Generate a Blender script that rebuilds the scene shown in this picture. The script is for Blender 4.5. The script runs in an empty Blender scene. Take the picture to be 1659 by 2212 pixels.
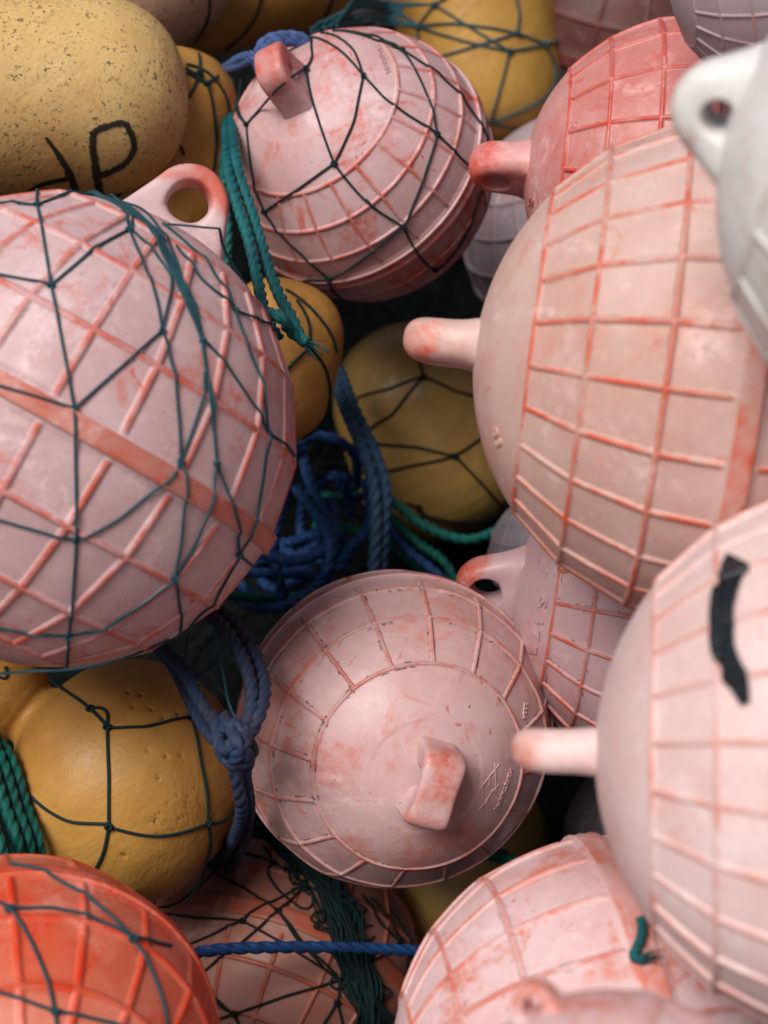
import bpy, math, random
import numpy as np
from mathutils import Vector, Matrix
from mathutils.bvhtree import BVHTree

S = bpy.context.scene
COL = S.collection
rnd = random.Random(7)
rng = np.random.RandomState(11)

# ---------------------------------------------------------------- camera, sky, sun, exposure
PITCH = math.radians(38)
EYE = Vector((0.0, 0.0, 1.34))
cam_d = bpy.data.cameras.new('camera')
cam = bpy.data.objects.new('camera', cam_d); COL.objects.link(cam)
cam.location = EYE; cam.rotation_euler = (math.radians(90) - PITCH, 0, 0)
cam_d.sensor_fit = 'HORIZONTAL'; cam_d.sensor_width = 24; cam_d.lens = 50
cam_d.clip_start = 0.02; cam_d.clip_end = 500
cam_d.dof.use_dof = True; cam_d.dof.focus_distance = 1.09; cam_d.dof.aperture_fstop = 4.4
cam_d.dof.aperture_blades = 0
S.camera = cam

SUN_EL, SUN_AZ = math.radians(60), math.radians(-135)      # azimuth measured from +Y (away from camera) towards +X
world = bpy.data.worlds.new('World'); S.world = world; world.use_nodes = True
wn = world.node_tree; wn.nodes.clear()
sky = wn.nodes.new('ShaderNodeTexSky'); sky.sky_type = 'NISHITA'; sky.sun_disc = False
sky.sun_elevation = SUN_EL; sky.sun_rotation = SUN_AZ
sky.air_density = 1.0; sky.dust_density = 5.0; sky.ozone_density = 1.0
bg = wn.nodes.new('ShaderNodeBackground'); bg.inputs['Strength'].default_value = 0.05
wo = wn.nodes.new('ShaderNodeOutputWorld')
wn.links.new(sky.outputs[0], bg.inputs[0]); wn.links.new(bg.outputs[0], wo.inputs[0])
sd = bpy.data.lights.new('sun', 'SUN'); sd.energy = 2.6; sd.angle = math.radians(30); sd.color = (1.0, 0.965, 0.93)
sun = bpy.data.objects.new('sun', sd); COL.objects.link(sun)
sdir = Vector((math.sin(SUN_AZ) * math.cos(SUN_EL), math.cos(SUN_AZ) * math.cos(SUN_EL), math.sin(SUN_EL)))
sun.rotation_euler = sdir.to_track_quat('Z', 'Y').to_euler()
S.view_settings.view_transform = 'Standard'; S.view_settings.look = 'None'
S.view_settings.exposure = 0.33; S.view_settings.gamma = 1.0; S.view_settings.use_curve_mapping = False

# ---------------------------------------------------------------- photo measurement -> world
FPX = 1659 * 50 / 24.0
CX, CY = 829.5, 1106.0
FWD = Vector((0, math.cos(PITCH), -math.sin(PITCH)))
UPC = Vector((0, math.sin(PITCH), math.cos(PITCH)))
RGT = Vector((1, 0, 0))

def ray(x, y):
    return (FWD + RGT * ((x - CX) / FPX) + UPC * ((CY - y) / FPX))

def at(x, y, d):
    return EYE + ray(x, y) * d

def vframe(c):
    f = (c - EYE).normalized()
    r = f.cross(UPC).normalized()
    u = r.cross(f).normalized()
    return r, u, -f

# ---------------------------------------------------------------- materials
MATS = {}
class NT:
    def __init__(s, name):
        s.m = bpy.data.materials.new(name); s.m.use_nodes = True
        s.t = s.m.node_tree; s.t.nodes.clear()
        s.out = s.n('ShaderNodeOutputMaterial'); s.b = s.n('ShaderNodeBsdfPrincipled')
        s.l(s.b.outputs[0], s.out.inputs[0])
    def n(s, k, **kw):
        nd = s.t.nodes.new(k)
        for a, v in kw.items(): setattr(nd, a, v)
        return nd
    def l(s, a, b): s.t.links.new(a, b)
    def coord(s, seed, kind='Object'):
        tc = s.n('ShaderNodeTexCoord'); mp = s.n('ShaderNodeMapping')
        r = random.Random(seed)
        mp.inputs['Location'].default_value = (r.uniform(-9, 9), r.uniform(-9, 9), r.uniform(-9, 9))
        s.l(tc.outputs[kind], mp.inputs[0]); return mp.outputs[0]
    def noise(s, co, sc, det=4, rough=.6, dist=0.0):
        nd = s.n('ShaderNodeTexNoise'); nd.inputs['Scale'].default_value = sc
        nd.inputs['Detail'].default_value = det; nd.inputs['Roughness'].default_value = rough
        nd.inputs['Distortion'].default_value = dist
        s.l(co, nd.inputs['Vector']); return nd.outputs['Fac']
    def ramp(s, v, a, b, lo=0., hi=1.):
        nd = s.n('ShaderNodeMapRange'); nd.clamp = True; nd.interpolation_type = 'SMOOTHSTEP'
        for i, q in ((1, a), (2, b), (3, lo), (4, hi)): nd.inputs[i].default_value = q
        s.l(v, nd.inputs[0]); return nd.outputs[0]
    def math(s, op, a, b=None, clamp=False):
        nd = s.n('ShaderNodeMath', operation=op); nd.use_clamp = clamp
        for i, q in enumerate((a, b)):
            if q is None: continue
            if isinstance(q, (int, float)): nd.inputs[i].default_value = q
            else: s.l(q, nd.inputs[i])
        return nd.outputs[0]
    def mix(s, f, a, b, mode='MIX'):
        nd = s.n('ShaderNodeMix', data_type='RGBA', blend_type=mode)
        for i, q in ((0, f), (6, a), (7, b)):
            if isinstance(q, (int, float)): nd.inputs[i].default_value = q
            elif isinstance(q, tuple): nd.inputs[i].default_value = (*q, 1)
            else: s.l(q, nd.inputs[i])
        return nd.outputs[2]
    def attr(s, name):
        return s.n('ShaderNodeAttribute', attribute_name=name).outputs['Fac']
    def bump(s, h, st, d, prev=None):
        nd = s.n('ShaderNodeBump'); nd.inputs['Strength'].default_value = st; nd.inputs['Distance'].default_value = d
        s.l(h, nd.inputs['Height'])
        if prev: s.l(prev, nd.inputs['Normal'])
        return nd.outputs[0]

def mat_plastic(name, chalk, chalk2, raw, rw, blotch=.5, dirt=.3, rough=.5, seed=1, k=.86):
    """sun-bleached hard plastic: chalky skin over strong colour that shows on worn ribs, tips and scuffs"""
    if name in MATS: return MATS[name]
    chalk = tuple(c * k for c in chalk); chalk2 = tuple(c * k for c in chalk2)
    t = NT(name); co = t.coord(seed)
    n1 = t.noise(co, 9, 3, .55); n2 = t.noise(co, 34, 5, .62, .4); n3 = t.noise(co, 140, 5, .7); n4 = t.noise(co, 17, 6, .7, .6)
    base = t.mix(t.ramp(n1, .35, .66), chalk, chalk2)
    base = t.mix(t.math('MULTIPLY', t.ramp(n3, .42, .72), .28), base, tuple(min(1, c * 1.22) for c in chalk))
    n7r = t.noise(co, 40, 3, .6, .5)
    rib = t.attr('rib'); wearn = t.math('ADD', t.math('MULTIPLY', n2, .65), t.math('MULTIPLY', n3, .35))
    ribm = t.math('MULTIPLY', t.ramp(rib, .2, .8), t.ramp(wearn, .54 - .3 * rw, .74 - .3 * rw))
    blo = t.math('MULTIPLY', t.ramp(n4, .50, .64), min(1, blotch * 1.25))
    blo = t.math('MULTIPLY', blo, t.ramp(n3, .30, .62))
    base = t.mix(blo, base, raw)
    blo3 = t.math('MULTIPLY', t.ramp(t.noise(co, 26, 5, .68, .8), .57, .68), t.math('MULTIPLY', t.ramp(n3, .38, .54), min(1, blotch * 1.15)))
    base = t.mix(blo3, base, raw)
    bl2 = t.math('MULTIPLY', t.ramp(t.noise(co, 52, 3, .5, 1.2), .69, .74), min(1, blotch * 1.5))
    base = t.mix(bl2, base, raw)
    base = t.mix(t.math('MULTIPLY', ribm, t.ramp(n7r, .38, .62, .45, .97)), base, raw)
    n7 = t.noise(co, 13, 5, .7, 1.0); n8 = t.noise(co, 6, 3, .6, .3)
    lo = t.math('MULTIPLY', t.ramp(n7, .52, .70), t.ramp(n3, .34, .60))
    base = t.mix(t.math('MULTIPLY', lo, .7), base, tuple(min(.86, c * 1.12 + .13) for c in chalk))
    st = t.n('ShaderNodeMapping'); st.inputs['Scale'].default_value = (60, 60, 7); t.l(co, st.inputs[0])
    sn = t.noise(st.outputs[0], 1.0, 4, .65, .4)
    scf = t.math('MULTIPLY', t.math('MULTIPLY', t.ramp(sn, .60, .72), t.ramp(n8, .52, .66)), .35 + blotch * .4)
    base = t.mix(scf, base, raw)
    gn = t.math('MULTIPLY', t.math('MULTIPLY', t.ramp(t.noise(co, 24, 6, .75, 1.4), .58, .72), t.ramp(n3, .45, .62)), .35 + .4 * dirt)
    base = t.mix(gn, base, (.16, .095, .075))
    # grime next to the ribs, specks and scratches
    crease = t.attr('crease')
    gr = t.math('MULTIPLY', t.math('MULTIPLY', crease, t.ramp(n4, .40, .62)), .45 * dirt + .1)
    base = t.mix(gr, base, tuple(c * .35 for c in chalk2))
    crk = t.math('MULTIPLY', t.math('MULTIPLY', crease, t.ramp(t.noise(co, 75, 4, .7, 1.5), .63 - .09 * dirt, .66 - .08 * dirt)), min(1., dirt * 1.2))
    base = t.mix(crk, base, (.02, .016, .014))
    vo = t.n('ShaderNodeTexVoronoi'); vo.inputs['Scale'].default_value = 95; t.l(co, vo.inputs['Vector'])
    spk = t.math('MULTIPLY', t.ramp(vo.outputs['Distance'], .10, .05), t.ramp(n2, .50, .62))
    base = t.mix(t.math('MULTIPLY', spk, min(1, dirt * 1.6)), base, (.09, .05, .04))
    sc = t.n('ShaderNodeTexNoise'); sc.inputs['Scale'].default_value = 22; sc.inputs['Detail'].default_value = 2; sc.inputs['Distortion'].default_value = 4.5
    t.l(co, sc.inputs['Vector'])
    scr = t.math('SUBTRACT', 1.0, t.ramp(t.math('ABSOLUTE', t.math('SUBTRACT', sc.outputs['Fac'], .5)), .0, .006))
    scr = t.math('MULTIPLY', scr, t.math('MULTIPLY', t.ramp(n2, .5, .62), .45))
    base = t.mix(scr, base, tuple(c * .55 for c in chalk))
    t.l(base, t.b.inputs['Base Color'])
    t.l(t.ramp(n2, .3, .7, rough - .08, rough + .14), t.b.inputs['Roughness'])
    t.b.inputs['Specular IOR Level'].default_value = .42
    b = t.bump(n2, .35, .0012); b = t.bump(n3, .35, .0004, b); b = t.bump(t.math('ADD', spk, scr), -.4, .0004, b)
    t.l(b, t.b.inputs['Normal'])
    MATS[name] = t.m; return t.m

def mat_foam(name, c1, c2, speck=.0, seed=1, rough=.55, stain=.3):
    if name in MATS: return MATS[name]
    t = NT(name); co = t.coord(seed)
    n1 = t.noise(co, 8, 4, .6, .5); n2 = t.noise(co, 45, 5, .65); n3 = t.noise(co, 330, 4, .7); n5 = t.noise(co, 16, 5, .7, .8)
    base = t.mix(t.ramp(n1, .32, .68), c1, c2)
    base = t.mix(t.math('MULTIPLY', t.ramp(n5, .5, .75), stain), base, tuple(c * .45 for c in c2))
    base = t.mix(t.math('MULTIPLY', t.ramp(n2, .45, .75), .22), base, tuple(min(1, c * 1.3) for c in c1))
    n9 = t.noise(co, 20, 6, .75, 1.6)
    base = t.mix(t.math('MULTIPLY', t.math('MULTIPLY', t.ramp(n9, .56, .70), t.ramp(n3, .4, .6)), .25 + stain * .6), base, tuple(c * .4 for c in c2))
    h = n3
    if speck > 0:
        sp = t.noise(co, 340, 3, .6); sp2 = t.noise(co, 150, 4, .7, .5)
        m = t.math('MULTIPLY', t.ramp(sp, .56, .63), t.ramp(n2, .36, .60))
        m = t.math('MAXIMUM', m, t.math('MULTIPLY', t.ramp(sp2, .68, .73), 1.0))
        base = t.mix(t.math('MULTIPLY', m, speck), base, (.035, .028, .022))
    pit = t.attr('pit')
    base = t.mix(t.ramp(pit, .35, .9), base, (.06, .028, .012))
    t.l(base, t.b.inputs['Base Color'])
    t.l(t.ramp(n2, .3, .7, rough - .08, rough + .12), t.b.inputs['Roughness'])
    t.b.inputs['Specular IOR Level'].default_value = .4
    b = t.bump(n2, .5, .0012); b = t.bump(n3, .55, .00045, b); b = t.bump(n5, .5, .004, b)
    t.l(b, t.b.inputs['Normal'])
    MATS[name] = t.m; return t.m

def mat_rope(name, c1, c2, seed=1, rough=.6, fray=.0):
    if name in MATS: return MATS[name]
    t = NT(name)
    uv = t.n('ShaderNodeTexCoord'); mp = t.n('ShaderNodeMapping'); mp.inputs['Scale'].default_value = (26, 1.2, 1)
    t.l(uv.outputs['UV'], mp.inputs[0])
    fib = t.noise(mp.outputs[0], 1.0, 3, .6)
    co = t.coord(seed); n1 = t.noise(co, 28, 4, .65); n2 = t.noise(co, 200, 3, .6)
    base = t.mix(t.ramp(n1, .35, .66), c1, c2)
    base = t.mix(t.math('MULTIPLY', t.ramp(fib, .35, .7), .5), base, tuple(min(1, c * 1.7 + .01) for c in c1))
    base = t.mix(t.math('MULTIPLY', t.ramp(n2, .6, .75), .4), base, tuple(c * .3 for c in c2))
    t.l(base, t.b.inputs['Base Color'])
    t.b.inputs['Roughness'].default_value = rough
    t.b.inputs['Specular IOR Level'].default_value = .22
    b = t.bump(fib, .7, .0009); b = t.bump(n2, .3, .0004, b)
    t.l(b, t.b.inputs['Normal'])
    MATS[name] = t.m; return t.m

def mat_simple(name, c, rough=.6, sc=60, var=.4, bump=.3):
    if name in MATS: return MATS[name]
    t = NT(name); co = t.coord(5); n = t.noise(co, sc, 5, .65)
    t.l(t.mix(t.ramp(n, .3, .7), tuple(q * (1 - var) for q in c), tuple(q * (1 + var) for q in c)), t.b.inputs['Base Color'])
    t.b.inputs['Roughness'].default_value = rough; t.b.inputs['Specular IOR Level'].default_value = .5 if rough < .8 else .08
    t.l(t.bump(n, bump, .002), t.b.inputs['Normal'])
    MATS[name] = t.m; return t.m

def mat_marker():
    if 'marker ink' in MATS: return MATS['marker ink']
    t = NT('marker ink'); co = t.coord(3)
    n = t.noise(co, 420, 4, .75); n2 = t.noise(co, 60, 3, .6)
    e = t.attr('edge')
    tr = t.n('ShaderNodeBsdfTransparent'); mx = t.n('ShaderNodeMixShader')
    t.b.inputs['Base Color'].default_value = (.018, .017, .012, 1); t.b.inputs['Roughness'].default_value = .65
    a = t.math('ADD', t.math('MULTIPLY', n, .75), t.math('MULTIPLY', n2, .25))
    a = t.math('ADD', a, t.math('MULTIPLY', e, .30))
    t.l(t.ramp(a, .52, .66, 0, .93), mx.inputs[0]); t.l(tr.outputs[0], mx.inputs[1]); t.l(t.b.outputs[0], mx.inputs[2])
    t.l(mx.outputs[0], t.out.inputs[0])
    MATS['marker ink'] = t.m; return t.m

# ---------------------------------------------------------------- mesh plumbing
def mesh_obj(name, verts, faces, mat, parent=None, attrs=None, uv=None, smooth=True):
    """verts Nx3, faces Mx4 (or list)"""
    me = bpy.data.meshes.new(name)
    verts = np.asarray(verts, dtype=np.float32)
    if isinstance(faces, np.ndarray):
        k = faces.shape[1]
        me.vertices.add(len(verts)); me.vertices.foreach_set('co', verts.ravel())
        me.loops.add(faces.size); me.loops.foreach_set('vertex_index', faces.astype(np.int32).ravel())
        me.polygons.add(len(faces))
        me.polygons.foreach_set('loop_start', np.arange(0, faces.size, k, dtype=np.int32))
        me.update(calc_edges=True)
    else:
        me.from_pydata([tuple(v) for v in verts], [], faces)
    if smooth: me.polygons.foreach_set('use_smooth', np.ones(len(me.polygons), dtype=bool))
    for k_, v in (attrs or {}).items():
        a = me.attributes.new(k_, 'FLOAT', 'POINT'); a.data.foreach_set('value', np.asarray(v, dtype=np.float32))
    if uv is not None:
        l = me.uv_layers.new(name='UVMap')
        vi = np.empty(len(me.loops), dtype=np.int32); me.loops.foreach_get('vertex_index', vi)
        l.data.foreach_set('uv', np.asarray(uv, dtype=np.float32)[vi].ravel())
    me.materials.append(mat); me.validate(); me.update()
    o = bpy.data.objects.new(name, me); COL.objects.link(o)
    if parent: o.parent = parent
    return o

def grid_faces(n, m, wrap_m=True, wrap_n=False):
    i = np.arange(n if wrap_n else n - 1)[:, None]; j = np.arange(m if wrap_m else m - 1)[None, :]
    a = i * m + j; b = i * m + (j + 1) % m; c = ((i + 1) % n) * m + (j + 1) % m; d = ((i + 1) % n) * m + j
    return np.stack([a + 0 * b, b, c, d], -1).reshape(-1, 4)

def tag(o, label, cat, group=None, kind=None):
    o['label'] = label; o['category'] = cat
    if group: o['group'] = group
    if kind: o['kind'] = kind
    return o

def lump(P, scale, amp, seed, n=9):
    """cheap smooth 3-D noise: a sum of sines"""
    r = np.random.RandomState(seed); out = np.zeros(len(P))
    for k in range(n):
        w = r.normal(size=3); w *= scale * r.uniform(.6, 1.8) / np.linalg.norm(w)
        out += np.sin(P @ w + r.uniform(0, 6.28)) / math.sqrt(n)
    return out * amp

TARGETS = {}
def bvh_of(*objs):
    V = []; F = []
    for o in objs:
        me = o.data; mw = world_of(o)
        n = len(me.vertices); co = np.empty(n * 3, dtype=np.float32); me.vertices.foreach_get('co', co)
        co = co.reshape(-1, 3) @ np.array(mw.to_3x3()).T + np.array(mw.translation)
        off = len(V); V.extend([tuple(c) for c in co])
        F.extend([[v + off for v in p.vertices] for p in me.polygons])
    return BVHTree.FromPolygons(V, F)

def world_of(o):
    m = o.matrix_basis
    return (world_of(o.parent) @ m) if o.parent else m

# ---------------------------------------------------------------- hard plastic float
def smoothstep(a, b, x):
    t = np.clip((x - a) / (b - a), 0, 1); return t * t * (3 - 2 * t)

def float_shell(R, lats, nm, rib_w, rib_h, gap, band_w, seed, mat, parent, fine=1.0, phase=0., disc=.0, facet=.7, capflat=0.):
    """lats: degrees of the ring ribs, the last one bounds the smooth cap; nm: number of meridian ribs"""
    cap = lats[-1]
    T = []
    def dens(c, w, k):       # samples across a rib at c
        return [c + w * q for q in np.linspace(-1.6, 1.6, k)]
    for sgn in (1, -1):
        for L in lats: T += dens(sgn * L, math.degrees(rib_w), int(11 * fine))
        for e in (band_w + gap, cap + 1.): T += dens(sgn * e, 1.2, int(7 * fine))
        if disc: T += dens(sgn * disc, 1.5, 9)
    T += list(np.linspace(-89.3, 89.3, int(110 * fine)))
    T = np.unique(np.round(np.clip(T, -89.3, 89.3), 2))
    keep = [T[0]]
    for t in T[1:]:
        if t - keep[-1] > .22 / fine: keep.append(t)
    T = np.radians(np.array(keep))
    PH = []
    step = 2 * math.pi / nm
    for k in range(nm):
        c = k * step + phase
        PH += [c + rib_w * q for q in np.linspace(-2.4, 2.4, int(13 * fine))]
        PH += list(np.linspace(c + rib_w * 2.8, c + step - rib_w * 2.8, int(9 * fine)))
    PH = np.array(sorted(PH))
    n, m = len(T), len(PH)
    th, ph = np.meshgrid(T, PH, indexing='ij')
    dx = np.cos(th) * np.cos(ph); dy = np.cos(th) * np.sin(ph); dz = np.sin(th)
    P = np.stack([dx, dy, dz], -1).reshape(-1, 3)
    thd = np.degrees(th).ravel(); phr = ph.ravel()
    # facetting between the rings
    knots = [0] + list(lats)
    r = np.ones(len(P))
    ab = np.abs(thd)
    for a, b in zip(knots[:-1], knots[1:]):
        mid = math.radians((a + b) / 2); half = math.radians((b - a) / 2)
        chord = math.cos(half) / np.cos(np.radians(ab) - mid)
        r = np.where((ab >= a) & (ab < b), 1 - facet * (1 - chord), r)
    # cap a little flatter
    r -= capflat * smoothstep(cap, 90, ab)
    wob = lump(P, 14, .16, seed + 3)          # ribs wander a little
    lw = np.zeros(len(P)); crease = np.zeros(len(P))
    hmod = 1 + lump(P, 9, .22, seed + 5)
    def addrib(d, mask=None):
        nonlocal lw, crease
        w = rib_w * (1 + .12 * wob)
        x = np.abs(d) / w
        h = 1 - smoothstep(.42, 1.15, x)
        c = np.exp(-((x - 1.35) / .35) ** 2)
        if mask is not None: h = h * mask; c = c * mask
        lw = np.maximum(lw, h); crease = np.maximum(crease, c)
    for L in lats:
        wid = 1.0
        addrib(np.radians(ab - L) + wob * .003)
    inb = 1 - smoothstep(cap, cap + .8, ab)
    outb = smoothstep(band_w + gap - .5, band_w + gap + .5, ab)
    dphi = (phr - phase + step / 2) % step - step / 2
    addrib(dphi * np.cos(np.radians(ab)) + wob * .0025, inb * outb)
    r += lw * rib_h * hmod
    if disc: r += -.0035 * smoothstep(disc - .7, disc + .7, ab)
    # flange step beside the moulding seam
    r += .008 * (1 - smoothstep(band_w + .6, band_w + 1.4, ab))
    # panels sag a little and the whole shell is a bit out of round
    r += lump(P, 3.0, .0035, seed) + lump(P, 11, .0012, seed + 1)
    V = P * (r * R)[:, None]
    top = len(V); V = np.vstack([V, [[0, 0, -R * r[0]], [0, 0, R * r[-1]]]])
    q = grid_faces(n, m)
    j = np.arange(m); jn = (j + 1) % m
    f0 = np.stack([np.full(m, top), jn, j, j], -1); f1 = np.stack([np.full(m, top + 1), (n - 1) * m + j, (n - 1) * m + jn, (n - 1) * m + jn], -1)
    me_faces = q.tolist() + [f[:3] for f in f0.tolist()] + [f[:3] for f in f1.tolist()]
    o = mesh_obj('shell', V, me_faces, mat, parent, {'rib': np.append(lw, [0, 0]), 'crease': np.append(crease, [0, 0])})
    return o

def seam_band(R, w, h, mat, parent, seed, double=False):
    """the raised belt round the equator"""
    wr = math.radians(w)
    pr = [(-wr, .985), (-wr, .998), (-wr * .97, 1 + h * .75), (-wr * .86, 1 + h), (-wr * .5, 1 + h), (0, 1 + h * (.35 if double else .96)),
          (wr * .5, 1 + h), (wr * .86, 1 + h), (wr * .97, 1 + h * .75), (wr, .998), (wr, .985)]
    m = 260
    ph = np.linspace(0, 2 * math.pi, m, endpoint=False)
    V = []; rib = []
    for k_, (a, r) in enumerate(pr):
        P = np.stack([np.cos(ph) * math.cos(a), np.sin(ph) * math.cos(a), np.full(m, math.sin(a))], -1)
        rr = r + lump(P, 3.0, .0035, seed) + lump(P, 30, .001, seed + 9) - (.006 if k_ in (4, 6) else 0)
        V.append(P * (rr * R)[:, None]); rib += [(.95 if k_ in (3, 7) else (.62 if k_ in (4, 5, 6) else .2))] * m
    return mesh_obj('seam_band', np.vstack(V), grid_faces(len(pr), m), mat, parent, {'rib': rib, 'crease': [0] * len(rib)})

def eye_lug(R, mat, parent, z0=1.11, ro=.158, rh=.082, flare=22, thick=.085, dish=0., e=.55, zb=.90, worn=.75, sq=2.0, fil=.38, inner=.5):
    """pierced ear: trapezoid with a round top and a hole, local Z = float axis, X = width"""
    n, m = 120, 36
    a = math.radians(flare); mx, mz = math.cos(a), math.sin(a)
    V = []; rib = []
    for i in range(n):
        t = 2 * math.pi * i / n
        dx, dz = math.cos(t), math.sin(t)
        adx = abs(dx)
        D = []
        if dz < 0: D.append((z0 - zb) / -dz)
        ang = math.atan2(dz, adx)
        if ang >= a: D.append(ro / (adx ** sq + abs(dz) ** sq) ** (1 / sq))
        else:
            q = adx * mx + dz * mz
            if q > 1e-4: D.append(ro / (mx ** sq + mz ** sq) ** (1 / sq) / q)
        ro_t = min(D)
        mid, half = (rh + ro_t) / 2, (ro_t - rh) / 2
        for j in range(m):
            s = 2 * math.pi * j / m
            cs, sn = math.cos(s), math.sin(s)
            ee = e if cs > 0 else .35
            pu = math.copysign(abs(cs) ** ee, cs); pv = math.copysign(abs(sn) ** e, sn)
            w_ = ro_t - rh
            rho = rh + inner * w_ + (w_ * (1 - inner) if cs > 0 else w_ * inner) * pu
            z = z0 + dz * rho; x = dx * rho
            k = (rho - rh) / max(1e-3, (.2))
            th = thick * (1 - dish + dish * min(1, k) * 1.3)
            th *= 1 + fil * math.exp(-max(0, math.hypot(z, x) - 1.0) / .035)
            V.append((x, pv * th, z))
            rib.append(worn * min(1, max(0, (z - (z0 - .02)) / (ro * .8))) * (1.0 if cs > .1 else .75) + (.25 if cs > .75 else 0))
    V = np.array(V); V += np.stack([lump(V, 16, .003, 4), lump(V, 16, .003, 5), lump(V, 16, .003, 6)], -1)
    return mesh_obj('eye_lug', V * R, grid_faces(n, m, True, True), mat, parent, {'rib': rib, 'crease': [0] * len(rib)})

def place_float(name, px, py, rpx, R, axis, width, label, cat, mat, group, lats=(18, 35, 51), nm=16, rib_w=.016, rib_h=.016, gap=1.3,
                band=2.6, band_h=.020, seed=1, fine=1.0, phase=0., lug={}, disc=.0, both=False, double=False, bandmat=None, capflat=0., facet=.7, lugmat=None):
    z = math.sqrt((FPX * R / rpx) ** 2 + R * R)
    k = 1 - R * R / (z * z)
    x = CX + (px - CX) * k; y = CY + (py - CY) * k
    c = at(x, y, z)
    r, u, v = vframe(c)
    L2W = lambda a: (r * a[0] + u * a[1] + v * a[2])
    Z = L2W(axis).normalized(); X = L2W(width); X = (X - Z * X.dot(Z)).normalized(); Y = Z.cross(X)
    M = Matrix((X, Y, Z)).transposed().to_4x4(); M.translation = c
    e = bpy.data.objects.new(name, None); COL.objects.link(e); e.empty_display_size = .05
    e.matrix_basis = M
    tag(e, label, cat, group)
    sh = float_shell(R, lats, nm, rib_w, rib_h, gap, band, seed, mat, e, fine, phase, disc, facet, capflat)
    sb = seam_band(R, band, band_h, bandmat or mat, e, seed, double)
    ps = [sh, sb]
    if lug is not None: ps.append(eye_lug(R, lugmat or mat, e, **lug))
    e2 = dict(root=e, shell=sh, parts=ps, c=c, R=R, depth=z, bvh=bvh_of(*ps), round=bvh_of(sh, sb))
    TARGETS[label] = e2
    return e2

# ---------------------------------------------------------------- foam float: a turned profile
def cat_rom(pts, n):
    pts = np.asarray(pts, dtype=float)
    P = np.vstack([2 * pts[0] - pts[1], pts, 2 * pts[-1] - pts[-2]])
    seg = len(pts) - 1; out = []
    for i in range(n):
        t = i / (n - 1) * seg; k = min(int(t), seg - 1); f = t - k
        a, b, c, d = P[k], P[k + 1], P[k + 2], P[k + 3]
        out.append(.5 * ((2 * b) + (-a + c) * f + (2 * a - 5 * b + 4 * c - d) * f * f + (-a + 3 * b - 3 * c + d) * f ** 3))
    return np.array(out)

def capsule(L, r, p=2.4, n=120):
    """half length L, radius r, blunt ends"""
    t = np.linspace(0, math.pi, n)
    e = 2 / p
    z = -np.cos(t); x = np.sin(t)
    k = min(L, r * 1.05)
    zz = np.sign(z) * np.abs(z) ** 1.0
    # body straight between the ends
    ends = np.sign(zz) * (L - k) + np.sign(z) * k * np.abs(z) ** e
    rad = r * np.abs(x) ** e
    return np.stack([ends, rad], -1)

def place_foam(name, px, py, d, axis, prof, label, mat, group, seed=1, m=160, dent=.012, pits=(), width=(0, 1, .3)):
    """prof in photo pixels (z along axis, radius); scaled to depth d"""
    s = d / FPX
    c = at(px, py, d); r, u, v = vframe(c)
    L2W = lambda a: (r * a[0] + u * a[1] + v * a[2])
    Z = L2W(axis).normalized(); X = L2W(width); X = (X - Z * X.dot(Z)).normalized(); Y = Z.cross(X)
    M = Matrix((X, Y, Z)).transposed().to_4x4(); M.translation = c
    pr = np.asarray(prof, dtype=float) * s
    n = len(pr)
    ph = np.linspace(0, 2 * math.pi, m, endpoint=False)
    V = np.stack([pr[:, 1][:, None] * np.cos(ph), pr[:, 1][:, None] * np.sin(ph), np.repeat(pr[:, 0][:, None], m, 1)], -1).reshape(-1, 3)
    rm = pr[:, 1].max(); U = V / rm
    dd = lump(U, 2.2, dent, seed) + lump(U, 6, dent * .35, seed + 1) + lump(U, 22, dent * .10, seed + 2)
    nrm = V / np.maximum(1e-6, np.linalg.norm(V, axis=1))[:, None]
    V = V + nrm * (dd * rm)[:, None]
    pit = np.zeros(len(V))
    if len(pits):
        Wm = np.array(M.to_3x3()); W = V @ Wm.T + np.array(c)
        E = np.array(EYE)
        rel = W - E; dep = rel @ np.array(FWD)
        sx = CX + rel @ np.array(RGT) / dep * FPX; sy = CY - rel @ np.array(UPC) / dep * FPX
        front = dep < d
        for (qx, qy, qr, qd) in pits:
            g = np.exp(-(((sx - qx) ** 2 + (sy - qy) ** 2) / (qr * qr))) * front
            V = V - nrm * (g * qd * s)[:, None]
            if qd > 0 and qr < 12: pit = np.maximum(pit, g)
    o = mesh_obj(name, V, grid_faces(n, m), mat, None, {'pit': pit})
    o.matrix_basis = M
    tag(o, label, 'float', group)
    e2 = dict(root=o, shell=o, c=c, depth=d, bvh=bvh_of(o))
    TARGETS[label] = e2
    return e2

# ---------------------------------------------------------------- cords, ropes
def resample(P, step):
    P = np.asarray(P, dtype=float)
    d = np.r_[0, np.cumsum(np.linalg.norm(np.diff(P, axis=0), axis=1))]
    n = max(2, int(d[-1] / step) + 1)
    s = np.linspace(0, d[-1], n)
    return np.stack([np.interp(s, d, P[:, k]) for k in range(3)], -1), s

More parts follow.
